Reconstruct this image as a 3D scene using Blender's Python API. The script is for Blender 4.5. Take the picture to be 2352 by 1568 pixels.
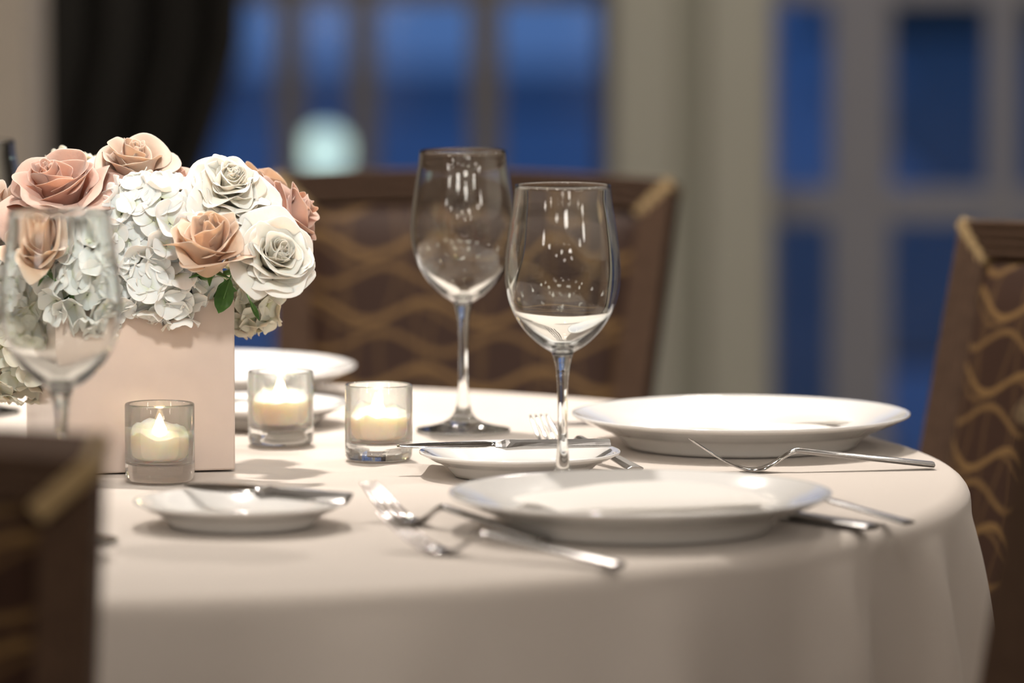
import bpy, math, random
from mathutils import Vector, Matrix, noise
PI = math.pi
R = math.radians
for o in list(bpy.data.objects): bpy.data.objects.remove(o)
S = bpy.context.scene
C = S.collection

# ---------------------------------------------------------------- camera
FPX = 13067.0
PITCH = math.atan(1208 / FPX)
CAMZ = 1.26
TZ = 0.75                     # table surface
cam_d = bpy.data.cameras.new('camera'); cam = bpy.data.objects.new('camera', cam_d); C.objects.link(cam)
cam.location = (0, 0, CAMZ); cam.rotation_euler = (PI / 2 - PITCH, 0, 0)
cam_d.sensor_width = 36; cam_d.lens = FPX * 36 / 2352
cam_d.clip_start = 0.05; cam_d.clip_end = 400
cam_d.dof.use_dof = True; cam_d.dof.focus_distance = 4.42; cam_d.dof.aperture_fstop = 3.4
S.camera = cam

# ---------------------------------------------------------------- exposure, world, lights
S.view_settings.view_transform = 'Standard'; S.view_settings.look = 'None'
S.view_settings.gamma = 1; S.view_settings.exposure = 0.0; S.view_settings.use_curve_mapping = False
S.cycles.transparent_max_bounces = 24; S.cycles.max_bounces = 14
S.cycles.transmission_bounces = 12; S.cycles.glossy_bounces = 8
S.cycles.sample_clamp_indirect = 12
S.cycles.use_denoising = True
w = bpy.data.worlds.new('dusk_sky'); S.world = w; w.use_nodes = True
wn = w.node_tree.nodes; wl = w.node_tree.links
bg = wn['Background']
tc = wn.new('ShaderNodeTexCoord'); sx = wn.new('ShaderNodeSeparateXYZ'); rp = wn.new('ShaderNodeValToRGB')
wl.new(tc.outputs['Generated'], sx.inputs[0]); wl.new(sx.outputs['Z'], rp.inputs[0])
rp.color_ramp.elements[0].position = 0.0; rp.color_ramp.elements[0].color = (0.10, 0.21, 0.50, 1)
rp.color_ramp.elements[1].position = 0.7; rp.color_ramp.elements[1].color = (0.05, 0.13, 0.40, 1)
wl.new(rp.outputs[0], bg.inputs[0]); bg.inputs[1].default_value = 0.9

CEIL = 3.0
def downlight(x, y, watts, size=0.11, col=(1, .92, .84), spread=150):
    d = bpy.data.lights.new('downlight', 'AREA'); d.shape = 'DISK'; d.size = size
    d.energy = watts; d.color = col; d.spread = R(spread)
    o = bpy.data.objects.new('downlight', d); C.objects.link(o); o.location = (x, y, CEIL - .012)
downlight(-.25, 5.1, 18, spread=80)
for x, y, p in [(.75, 5.3, 9), (-1.5, 4.6, 16), (-.35, 7.2, 10), (1.0, 7.2, 6), (-.15, 4.15, 2),
                (.45, 8.7, 13), (-1.6, 7.4, 8), (2.3, 5.2, 6)]:
    downlight(x, y, p)
for x in (-2.2, .35, 2.6):                          # rows of paired recessed lamps running back through the long room
    for y in (2.2, -.2, -6.4):
        for dx in (-.16, .16):
            downlight(x + dx, y, 2.6, .16, (1, .94, .88), 170)
def pendant(x, y, z, watts, r=.12):
    d = bpy.data.lights.new('pendant_bulb', 'POINT'); d.energy = watts; d.color = (1, .94, .86); d.shadow_soft_size = r
    o = bpy.data.objects.new('pendant_bulb', d); C.objects.link(o); o.location = (x, y, z)
for x, y, z in [(-2.6, .8, 2.2), (-1.3, -.6, 2.35), (-.95, -.6, 2.35), (.5, -.9, 2.3), (.85, -.9, 2.3), (2.3, .3, 2.25), (-3.6, -2.4, 2.2), (-.2, -3.2, 2.0),
                (1.9, -3.4, 2.1), (2.25, -3.4, 2.1), (4.2, -1.5, 2.2), (-2.2, -5.5, 2.1), (.6, -6.5, 1.9), (3.4, -6., 2.0),
                (-4.4, 2.4, 2.2), (-4.6, 5.0, 2.1), (4.3, 2.6, 2.2), (4.6, 5.2, 2.1), (-3.4, .4, 1.9), (3.4, 1.0, 1.9), (-.9, 1.0, 2.6), (1.4, .9, 2.6)]:
    pendant(x, y, z, 15)
# narrow fill spot added near the ceiling to brighten the flowers, no known lamp
sd = bpy.data.lights.new('flower_fill_spot', 'SPOT'); sd.energy = 470; sd.color = (1, .95, .89); sd.spot_size = R(11.5); sd.spot_blend = .85; sd.shadow_soft_size = .22
so = bpy.data.objects.new('flower_fill_spot', sd); C.objects.link(so); so.location = (-.1, 2.1, CEIL - .05)
from mathutils import Vector as _V
so.rotation_euler = (_V((-.29, 4.50, .965)) - so.location).to_track_quat('-Z', 'Y').to_euler()

# ---------------------------------------------------------------- pixel helpers (photo pixel -> place)
def ray(px, py):
    u = (px - 1176) / FPX; v = (py - 784) / FPX
    cp, sp = math.cos(PITCH), math.sin(PITCH)
    return Vector((u, cp - v * sp, -sp - v * cp))
def at(px, py, h=0.0):
    """point at height h above the table on the ray of a photo pixel"""
    r = ray(px, py); t = (TZ + h - CAMZ) / r.z
    return Vector((0, 0, CAMZ)) + r * t
def atd(px, py, y):
    r = ray(px, py); t = y / r.y
    return Vector((0, 0, CAMZ)) + r * t

# ---------------------------------------------------------------- materials
def mat(name):
    m = bpy.data.materials.new(name); m.use_nodes = True
    return m, m.node_tree.nodes, m.node_tree.links, m.node_tree.nodes['Principled BSDF']
def simple(name, col, rough=.5, metal=0., coat=0., bump=0., bscale=200., var=0., spec=.5, sheen=0., detail=4):
    m, n, l, b = mat(name)
    b.inputs['Base Color'].default_value = (*col, 1); b.inputs['Roughness'].default_value = rough
    b.inputs['Metallic'].default_value = metal; b.inputs['Coat Weight'].default_value = coat
    b.inputs['Specular IOR Level'].default_value = spec; b.inputs['Sheen Weight'].default_value = sheen
    if bump or var:
        t = n.new('ShaderNodeTexCoord'); ns = n.new('ShaderNodeTexNoise')
        ns.inputs['Scale'].default_value = bscale; ns.inputs['Detail'].default_value = detail
        l.new(t.outputs['Object'], ns.inputs['Vector'])
        if bump:
            bp = n.new('ShaderNodeBump'); bp.inputs['Strength'].default_value = bump; bp.inputs['Distance'].default_value = .001
            l.new(ns.outputs['Fac'], bp.inputs['Height']); l.new(bp.outputs[0], b.inputs['Normal'])
        if var:
            mx = n.new('ShaderNodeMix'); mx.data_type = 'RGBA'
            mx.inputs['A'].default_value = (*[c * (1 - var) for c in col], 1)
            mx.inputs['B'].default_value = (*[min(1, c * (1 + var)) for c in col], 1)
            l.new(ns.outputs['Fac'], mx.inputs['Factor']); l.new(mx.outputs['Result'], b.inputs['Base Color'])
    return m
M = {}
M['cloth'] = simple('beige_tablecloth', (.585, .527, .475), .85, bump=.25, bscale=900, sheen=.15, spec=.2)
M['napkin'] = simple('white_napkin', (.86, .83, .79), .8, bump=.3, bscale=900, sheen=.2, spec=.2)
M['china'] = simple('white_china', (.83, .82, .80), .10, coat=.6)
M['steel'] = simple('polished_steel', (.52, .51, .50), .10, metal=1)
M['steel_satin'] = simple('satin_steel', (.36, .35, .34), .24, metal=1, bump=.05, bscale=600)
M['ceramic'] = simple('pale_pink_ceramic', (.58, .475, .41), .30, coat=.3, bump=.05, bscale=60, var=.05)
M['wax'] = simple('ivory_wax', (.95, .84, .72), .45, bump=.2, bscale=120)
wb = M['wax'].node_tree.nodes['Principled BSDF']
wb.inputs['Subsurface Weight'].default_value = 1.0; wb.inputs['Subsurface Radius'].default_value = (1, .6, .3); wb.inputs['Subsurface Scale'].default_value = .012
M['wick'] = simple('burnt_wick', (.02, .015, .01), .9)
M['wood'] = simple('dark_brown_wood', (.072, .043, .028), .6, spec=.12, bump=.1, bscale=90, var=.35)
M['woodgold'] = simple('gold_corner_highlight', (.34, .24, .12), .40, var=.2, bscale=120)  # light caught by the mitre facet, put into a pale gold colour
M['wall'] = simple('beige_wall_paint', (.56, .50, .42), .7, var=.03, bscale=4)
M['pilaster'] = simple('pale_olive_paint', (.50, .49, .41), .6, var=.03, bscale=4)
M['groove'] = simple('olive_recess_shade', (.37, .36, .29), .6, var=.03, bscale=4)  # pilaster olive darkened, the recess's shade is put into the colour
M['doorpaint'] = simple('grey_taupe_window_paint', (.20, .185, .17), .55)
M['doorpaint2'] = simple('blue_grey_door_paint', (.27, .27, .30), .55)
M['ceil'] = simple('ceiling_paint', (.70, .66, .60), .8)
M['carpet'] = simple('brown_carpet', (.10, .07, .05), .95, bump=.8, bscale=400, var=.4)
M['drape'] = simple('charcoal_drape', (.035, .032, .027), .9, bump=.3, bscale=500)
M['terrace'] = simple('terrace_paving', (.33, .38, .42), .8, var=.25, bscale=.35, detail=2)
M['darkening_ground'] = simple('dark_ground_colour', (.15, .16, .15), .9, var=.3, bscale=2)
M['darkstrip'] = simple('dark_strip_colour', (.22, .24, .26), .8, var=.2, bscale=2)
M['leaf'] = simple('green_leaf', (.06, .16, .03), .40, var=.4, bscale=150)
M['hedge'] = simple('added_dark_hedge', (.03, .06, .05), .8, var=.4, bscale=9)
M['stem'] = simple('green_stem', (.10, .22, .05), .5)
M['water'] = simple('added_pool_water', (.02, .09, .25), .03, bump=.0)
M['metaldark'] = simple('dark_metal', (.04, .04, .04), .4, metal=.8)

def refr(n, l):
    g = n.new('ShaderNodeBsdfRefraction'); g.inputs['IOR'].default_value = 1.5; g.inputs['Roughness'].default_value = 0
    g.inputs['Color'].default_value = (.99, 1, .995, 1)
    k = n.new('ShaderNodeBsdfGlossy'); k.inputs['Roughness'].default_value = .035
    fr = n.new('ShaderNodeFresnel'); fr.inputs['IOR'].default_value = 1.5; mx = n.new('ShaderNodeMixShader')
    l.new(fr.outputs[0], mx.inputs[0]); l.new(g.outputs[0], mx.inputs[1]); l.new(k.outputs[0], mx.inputs[2])
    return mx.outputs[0]
def glass_solid():
    m, n, l, b = mat('clear_solid_glass')
    n.remove(b); l.new(refr(n, l), n['Material Output'].inputs[0]); return m
def glass_thin(name, mixg):
    """clear glass whose sheet lets light straight through and mirrors at glancing angles"""
    m, n, l, b = mat(name); n.remove(b)
    tr = n.new('ShaderNodeBsdfTransparent'); tr.inputs[0].default_value = (.985, .99, .985, 1)
    gl = n.new('ShaderNodeBsdfGlossy'); gl.inputs['Roughness'].default_value = .03
    fr = n.new('ShaderNodeFresnel'); ge = n.new('ShaderNodeNewGeometry'); mr = n.new('ShaderNodeMapRange')
    mr.inputs['To Min'].default_value = 1.5; mr.inputs['To Max'].default_value = 1 / 1.5      # same mirror strength on both sides of the sheet
    l.new(ge.outputs['Backfacing'], mr.inputs[0]); l.new(mr.outputs[0], fr.inputs['IOR'])
    mx = n.new('ShaderNodeMixShader')
    l.new(fr.outputs[0], mx.inputs[0]); l.new(tr.outputs[0], mx.inputs[1]); l.new(gl.outputs[0], mx.inputs[2])
    if mixg:
        m2 = n.new('ShaderNodeMixShader'); m2.inputs[0].default_value = mixg
        l.new(mx.outputs[0], m2.inputs[1]); l.new(refr(n, l), m2.inputs[2]); l.new(m2.outputs[0], n['Material Output'].inputs[0])
    else: l.new(mx.outputs[0], n['Material Output'].inputs[0])
    return m
M['glass'] = glass_solid()
M['bowlglass'] = M['glass']
M['votiveglass'] = glass_thin('clear_votive_glass', .8)
M['pane'] = glass_thin('window_glass', 0)

def emit(name, col, s):
    m, n, l, b = mat(name); b.inputs['Base Color'].default_value = (0, 0, 0, 1)
    b.inputs['Emission Color'].default_value = (*col, 1); b.inputs['Emission Strength'].default_value = s
    return m
M['flame'] = emit('candle_flame', (1, .72, .40), 34)
M['globe'] = emit('garden_globe_glow', (.62, .85, .80), 1.6)

def petal_mat(name, a, b_, edge=None):
    """colour runs from the petal's base (a) to its rim (b_), stored per petal in the mesh as 'tint'"""
    m, n, l, b = mat(name)
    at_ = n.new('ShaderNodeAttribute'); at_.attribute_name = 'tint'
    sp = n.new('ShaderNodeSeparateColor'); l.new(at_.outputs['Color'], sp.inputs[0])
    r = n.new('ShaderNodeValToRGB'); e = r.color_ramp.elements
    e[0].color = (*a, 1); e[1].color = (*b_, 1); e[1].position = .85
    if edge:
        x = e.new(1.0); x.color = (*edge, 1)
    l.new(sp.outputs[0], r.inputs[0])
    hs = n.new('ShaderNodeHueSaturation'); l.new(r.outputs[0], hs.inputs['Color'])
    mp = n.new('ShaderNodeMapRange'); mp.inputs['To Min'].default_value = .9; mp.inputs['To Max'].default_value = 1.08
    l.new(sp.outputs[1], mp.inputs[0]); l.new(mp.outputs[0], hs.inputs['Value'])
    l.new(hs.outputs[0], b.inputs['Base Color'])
    b.inputs['Roughness'].default_value = .62; b.inputs['Specular IOR Level'].default_value = .25
    b.inputs['Subsurface Weight'].default_value = .5; b.inputs['Subsurface Radius'].default_value = (1, .6, .45); b.inputs['Subsurface Scale'].default_value = .004
    b.inputs['Sheen Weight'].default_value = .1
    t = n.new('ShaderNodeTexCoord'); ns = n.new('ShaderNodeTexNoise'); ns.inputs['Scale'].default_value = 160
    l.new(t.outputs['Object'], ns.inputs['Vector'])
    bp = n.new('ShaderNodeBump'); bp.inputs['Strength'].default_value = .35; bp.inputs['Distance'].default_value = .001
    l.new(ns.outputs['Fac'], bp.inputs['Height']); l.new(bp.outputs[0], b.inputs['Normal'])
    tl = n.new('ShaderNodeBsdfTranslucent'); l.new(hs.outputs[0], tl.inputs[0]); ms = n.new('ShaderNodeMixShader'); ms.inputs[0].default_value = .12
    l.new(b.outputs[0], ms.inputs[1]); l.new(tl.outputs[0], ms.inputs[2]); l.new(ms.outputs[0], n['Material Output'].inputs[0])
    return m
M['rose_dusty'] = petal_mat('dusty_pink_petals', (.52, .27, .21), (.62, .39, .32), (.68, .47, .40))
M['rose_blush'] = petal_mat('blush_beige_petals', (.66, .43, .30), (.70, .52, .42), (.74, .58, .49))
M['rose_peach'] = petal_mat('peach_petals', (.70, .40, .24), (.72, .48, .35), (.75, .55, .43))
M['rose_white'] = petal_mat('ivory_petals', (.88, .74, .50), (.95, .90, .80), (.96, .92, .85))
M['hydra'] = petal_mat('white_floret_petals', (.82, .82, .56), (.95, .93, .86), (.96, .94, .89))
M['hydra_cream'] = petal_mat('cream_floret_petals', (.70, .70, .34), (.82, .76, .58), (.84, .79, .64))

def chair_fabric():
    m, n, l, b = mat('brown_fabric_with_gold_waves')
    t = n.new('ShaderNodeTexCoord'); s = n.new('ShaderNodeSeparateXYZ'); l.new(t.outputs['Object'], s.inputs[0])
    def mth(op, a, c=None, d=None):
        x = n.new('ShaderNodeMath'); x.operation = op
        for i, v in enumerate((a, c, d)):
            if v is None: continue
            if isinstance(v, (int, float)): x.inputs[i].default_value = v
            else: l.new(v, x.inputs[i])
        return x.outputs[0]
    X, Z = s.outputs['X'], s.outputs['Z']
    def wave(A, k, ph, spacing, off, wid, axis='h', rowph=0.):
        P, Q = (X, Z) if axis == 'h' else (Z, X)
        sn = mth('SINE', mth('ADD', mth('MULTIPLY', P, k), ph))
        q = mth('ADD', mth('ADD', Q, mth('MULTIPLY', sn, A)), off)
        fr = mth('FRACT', mth('DIVIDE', q, spacing))
        dist = mth('MULTIPLY', mth('ABSOLUTE', mth('SUBTRACT', fr, .5)), spacing)
        mr = n.new('ShaderNodeMapRange'); mr.inputs['From Min'].default_value = wid * .75; mr.inputs['From Max'].default_value = wid
        mr.inputs['To Min'].default_value = 1; mr.inputs['To Max'].default_value = 0
        l.new(dist, mr.inputs[0]); return mr.outputs[0]
    k = 2 * PI / .125
    h = mth('MAXIMUM', wave(.0105, k, 0.3, .066, 0, .0038), mth('MULTIPLY', wave(.010, k, 2.6, .066, .031, .0034), .8))
    h = mth('MAXIMUM', h, mth('MULTIPLY', wave(.0115, k, 1.0, .066, .006, .0022), .6))
    v = mth('MAXIMUM', wave(.008, 2 * PI / .17, 0, .052, 0, .0022, 'v'), wave(.010, 2 * PI / .21, 2.2, .067, .02, .0022, 'v'))
    f = mth('MAXIMUM', h, mth('MULTIPLY', v, .33))
    mx = n.new('ShaderNodeMix'); mx.data_type = 'RGBA'
    mx.inputs['A'].default_value = (.028, .0115, .0062, 1); mx.inputs['B'].default_value = (.15, .086, .031, 1)
    l.new(f, mx.inputs['Factor']); l.new(mx.outputs['Result'], b.inputs['Base Color'])
    b.inputs['Roughness'].default_value = .6; b.inputs['Specular IOR Level'].default_value = .25; b.inputs['Sheen Weight'].default_value = .03; b.inputs['Sheen Tint'].default_value = (1, .65, .45, 1)
    bp = n.new('ShaderNodeBump'); bp.inputs['Strength'].default_value = .3; bp.inputs['Distance'].default_value = .0006
    l.new(f, bp.inputs['Height']); l.new(bp.outputs[0], b.inputs['Normal'])
    return m
M['fabric'] = chair_fabric()

# ---------------------------------------------------------------- mesh helpers
class MB:
    def __init__(s): s.v = []; s.f = []; s.c = []
    def add(s, vs, fs, cols=None):
        o = len(s.v); s.v += [tuple(v) for v in vs]; s.f += [tuple(i + o for i in f) for f in fs]
        s.c += cols if cols else [(0, 0)] * len(vs)
    def box(s, x0, x1, y0, y1, z0, z1):
        s.add([(x0, y0, z0), (x1, y0, z0), (x1, y1, z0), (x0, y1, z0), (x0, y0, z1), (x1, y0, z1), (x1, y1, z1), (x0, y1, z1)],
              [(0, 3, 2, 1), (4, 5, 6, 7), (0, 1, 5, 4), (1, 2, 6, 5), (2, 3, 7, 6), (3, 0, 4, 7)])
    def hexa(s, bot, top):
        s.add(list(bot) + list(top), [(0, 3, 2, 1), (4, 5, 6, 7), (0, 1, 5, 4), (1, 2, 6, 5), (2, 3, 7, 6), (3, 0, 4, 7)])
    def grid(s, fn, nu, nv, cf=None, closeu=False):
        vs = [fn(i / (nu if closeu else nu - 1), j / (nv - 1)) for j in range(nv) for i in range(nu)]
        cols = [cf(i / (nu - 1), j / (nv - 1)) for j in range(nv) for i in range(nu)] if cf else None
        fs = []
        for j in range(nv - 1):
            for i in range(nu if closeu else nu - 1):
                k = (i + 1) % nu
                fs.append((j * nu + i, j * nu + k, (j + 1) * nu + k, (j + 1) * nu + i))
        s.add(vs, fs, cols)
    def lathe(s, prof, seg=64):
        """prof: list of (r, z); r = 0 at an end closes it"""
        idx = []; vs = []
        for r, z in prof:
            if r < 1e-6: idx.append([len(vs)]); vs.append((0, 0, z))
            else:
                idx.append(list(range(len(vs), len(vs) + seg)))
                vs += [(r * math.cos(2 * PI * i / seg), r * math.sin(2 * PI * i / seg), z) for i in range(seg)]
        fs = []
        for a, b in zip(idx, idx[1:]):
            for i in range(seg):
                k = (i + 1) % seg
                if len(a) == 1 and len(b) == 1: continue
                if len(a) == 1: fs.append((a[0], b[k], b[i]))
                elif len(b) == 1: fs.append((a[i], a[k], b[0]))
                else: fs.append((a[i], a[k], b[k], b[i]))
        s.add(vs, fs)
    def tube(s, pts, rad, seg=8):
        pts = [Vector(p) for p in pts]; n = len(pts)
        rads = rad if isinstance(rad, (list, tuple)) else [rad] * n
        rings = []
        for i, p in enumerate(pts):
            t = (pts[min(i + 1, n - 1)] - pts[max(i - 1, 0)]).normalized()
            a = t.cross(Vector((0, 0, 1)) if abs(t.z) < .9 else Vector((1, 0, 0))).normalized(); b = t.cross(a)
            rings += [p + (a * math.cos(2 * PI * k / seg) + b * math.sin(2 * PI * k / seg)) * rads[i] for k in range(seg)]
        fs = [(i * seg + k, i * seg + (k + 1) % seg, (i + 1) * seg + (k + 1) % seg, (i + 1) * seg + k) for i in range(n - 1) for k in range(seg)]
        fs += [tuple(range(seg))[::-1], tuple(range((n - 1) * seg, n * seg))]
        s.add(rings, fs)
    def build(s, name, m, parent=None, smooth=True, bevel=0, sub=0, solid=0, loc=None):
        me = bpy.data.meshes.new(name); me.from_pydata(s.v, [], s.f); me.materials.append(m)
        if any(c != (0, 0) for c in s.c):
            ca = me.color_attributes.new('tint', 'FLOAT_COLOR', 'POINT')
            ca.data.foreach_set('color', [x for c in s.c for x in (c[0], c[1], 0, 1)])
        import bmesh
        bm = bmesh.new(); bm.from_mesh(me)
        if not solid: bmesh.ops.recalc_face_normals(bm, faces=bm.faces)
        bm.to_mesh(me); bm.free()
        me.polygons.foreach_set('use_smooth', [smooth] * len(me.polygons)); me.update()
        o = bpy.data.objects.new(name, me); C.objects.link(o)
        if parent: o.parent = parent
        if loc is not None: o.location = loc
        if solid:
            d = o.modifiers.new('thickness', 'SOLIDIFY'); d.thickness = solid; d.offset = 0
        if bevel:
            d = o.modifiers.new('bevel', 'BEVEL'); d.width = bevel; d.segments = 2; d.limit_method = 'ANGLE'; d.angle_limit = R(40)
        if sub:
            d = o.modifiers.new('smooth', 'SUBSURF'); d.levels = sub; d.render_levels = sub
        return o
def tag(o, label, cat, group=None, kind=None):
    o['label'] = label; o['category'] = cat
    if group: o['group'] = group
    if kind: o['kind'] = kind
    return o
def struct(o): o['kind'] = 'structure'; return o
def empty(name, loc, rz=0.):
    o = bpy.data.objects.new(name, None); C.objects.link(o); o.location = loc; o.rotation_euler = (0, 0, rz)
    o.empty_display_size = .05; return o
def copy_tree(o, parent=None):
    c = o.copy(); C.objects.link(c)
    if parent: c.parent = parent
    for ch in [k for k in list(C.objects) if k.parent == o]: copy_tree(ch, c)
    return c
def smoothprof(pts, n=4):
    """Catmull-Rom through profile points"""
    out = []
    P = [pts[0]] + list(pts) + [pts[-1]]
    for i in range(1, len(P) - 2):
        p0, p1, p2, p3 = P[i - 1], P[i], P[i + 1], P[i + 2]
        for k in range(n):
            t = k / n
            out.append(tuple(.5 * (2 * p1[j] + (p2[j] - p0[j]) * t + (2 * p0[j] - 5 * p1[j] + 4 * p2[j] - p3[j]) * t * t + (3 * p1[j] - p0[j] - 3 * p2[j] + p3[j]) * t ** 3) for j in (0, 1)))
    out.append(pts[-1]); return [(max(0, a), b) for a, b in out]

# ---------------------------------------------------------------- the room
WY = 9.5                                            # window wall
def bx(name, m, *a, bevel=0):
    b = MB(); b.box(*a); return struct(b.build(name, m, smooth=False, bevel=bevel))
bx('floor', M['carpet'], -6, 6, -15, WY + .2, -.1, 0)
bx('ceiling', M['ceil'], -6, 6, -15, WY + .2, CEIL, CEIL + .1)
bx('wall_left', M['wall'], -6.1, -6, -15, WY + .2, 0, CEIL)
bx('wall_right', M['wall'], 6, 6.1, -15, WY + .2, 0, CEIL)
bx('wall_front', M['wall'], -6.1, 6.1, -15.1, -15, 0, CEIL)
K = 13067 / WY
def wx(px): return (px - 1176) / K
def wz(py): return CAMZ - (py + 424) / K
# window wall: solid parts
b = MB(); b.box(-6, wx(520) - 1.25, WY, WY + .2, 0, CEIL); b.box(wx(2330) + 1.2, 6, WY, WY + .2, 0, CEIL); b.box(-6, 6, WY, WY + .2, 2.4, CEIL)
struct(b.build('wall_back', M['wall'], smooth=False))
# pillar between the two glazed bays, two flat faces with a recessed band
b = MB(); b.box(wx(1402), wx(1546), WY - .16, WY + .2, 0, 2.4); b.box(wx(1614), wx(1762), WY - .16, WY + .2, 0, 2.4)
struct(b.build('trim_1', M['pilaster'], smooth=False, bevel=.006))
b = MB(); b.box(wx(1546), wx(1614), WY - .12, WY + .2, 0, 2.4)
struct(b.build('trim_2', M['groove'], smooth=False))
def glazed(name, x0, x1, bars, hbars, m, dy):
    """a framed glazed opening: frame, upright bars, cross bars and one glass pane"""
    f = MB()
    for (a, c) in bars: f.box(a, c, WY + dy, WY + dy + .06, 0, 2.4)
    for (a, c) in hbars: f.box(x0, x1, WY + dy + .005, WY + dy + .055, a, c)
    w_ = struct(f.build(name, m, smooth=False))
    g = MB(); g.box(x0, x1, WY + dy + .026, WY + dy + .032, 0, 2.4); g.build('pane', M['pane'], w_, smooth=False)
    return w_
glazed('window_1', wx(520) - 1.25, wx(1402),
       [(wx(520) - 1.25, wx(520) - 1.15), (wx(632), wx(694)), (wx(800), wx(864)), (wx(1078), wx(1152)), (wx(1376), wx(1402))],
       [(wz(8), wz(8) + .05), (2.3, 2.4), (0, .12), (1.55, 1.6)], M['doorpaint'], .05)
glazed('door_1', wx(1762), wx(2330) + 1.2,
       [(wx(1762), wx(1786)), (wx(1915), wx(2052)), (wx(2275), wx(2345)), (wx(2330) + .55, wx(2330) + .62), (wx(2330) + 1.1, wx(2330) + 1.2)],
       [(wz(515), wz(435)), (wz(8), wz(8) + .06), (2.3, 2.4), (0, .1), (1.6, 1.66)], M['doorpaint2'], .05)
# beige wall return at the far left, in front of the drape
k7 = 13067 / 7.2
bx('trim_3', M['wall'], -2.2, (64 - 1176) / k7, 7.2, 7.5, 0, CEIL)
# drape: one gathered dark curtain, drawn back low down on its right side
def drape(u, v):
    z = .02 + v * 2.5
    zz = min(max((z - .55) / .4, 0), 1)
    xr = wx(455) + (wx(585) - wx(455)) * (zz * zz * (3 - 2 * zz))
    x = -1.35 + (xr + 1.35) * u
    return (x, WY - .28 + .045 * math.sin(u * 62 + .6 * math.sin(z * 1.5)) + .02 * math.sin(u * 23 + 1), z)
b = MB(); b.grid(drape, 240, 24)
tag(b.build('drape', M['drape'], solid=.004), 'dark charcoal floor length curtain hanging in folds beside the blue window', 'curtain')

# ---------------------------------------------------------------- outside
b = MB(); b.box(-30, 30, WY + .25, 70, -.12, -.04)
struct(b.build('ground_terrace', M['terrace'], smooth=False))
b = MB(); b.box(-8, 1.0, 29, 68, -.04, -.02)  # invented pool, added for its bright blue reflection of the sky
struct(b.build('added_pool_water', M['water'], smooth=False))
b = MB(); b.box(-8, 1.0, 25, 29, -.04, -.015)  # invented dark strip, laid to give a darker band through the window
struct(b.build('dark_ground_strip', M['darkstrip'], smooth=False))
b = MB(); b.box(.30, .78, 9.8, 13.4, -.04, -.015); b.box(.30, 9, 13.4, 19.3, -.04, -.015); b.box(1.48, 9, 19.3, 27, -.04, -.015); b.box(1.95, 9, 27, 36, -.04, -.015)  # invented dark ground, shaped to darken the view through the door panes
struct(b.build('darkening_ground', M['darkening_ground'], smooth=False))
b = MB()  # invented hedge, put in to darken the top of the door pane
def hedge(x0, x1, y0, y1, h):
    def fn(u, v):
        a = u * 2 * PI; cx, cy = (x0 + x1) / 2, (y0 + y1) / 2
        q = 1 - max(0, v - .8) * 2
        x = cx + (x1 - x0) / 2 * q * max(-1, min(1, 1.3 * math.cos(a))); y = cy + (y1 - y0) / 2 * q * max(-1, min(1, 1.3 * math.sin(a)))
        z = -.04 + h * v
        nn = noise.noise((x * 3, y * 3, z * 3)) * .08
        return (x + nn, y + nn, z + nn * .5)
    m = MB(); m.grid(fn, 90, 24, closeu=True); m.add([], []); return m
tag(hedge(1.9, 4.6, 34, 36, 1.3).build('hedge', M['hedge']), 'added dark hedge outside, darkening the top of the right hand glass door', 'hedge')
# garden lamp seen as a soft pale disc
gp = atd(746, 348, 14.0)
e = empty('garden_lamp', (gp.x, gp.y, -.04)); tag(e, 'small pale green glowing globe lamp outside the window', 'garden lamp')
m = MB(); m.lathe([(.05, 0), (.05, .01), (.012, .02), (.012, gp.z - .02), (0, gp.z - .02)], 16); m.build('post', M['metaldark'], e)
m = MB(); m.lathe([(.052 * math.sin(PI * i / 16), gp.z + .04 - .052 * math.cos(PI * i / 16)) for i in range(17)], 24); m.build('lamp_shade', M['globe'], e)

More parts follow.
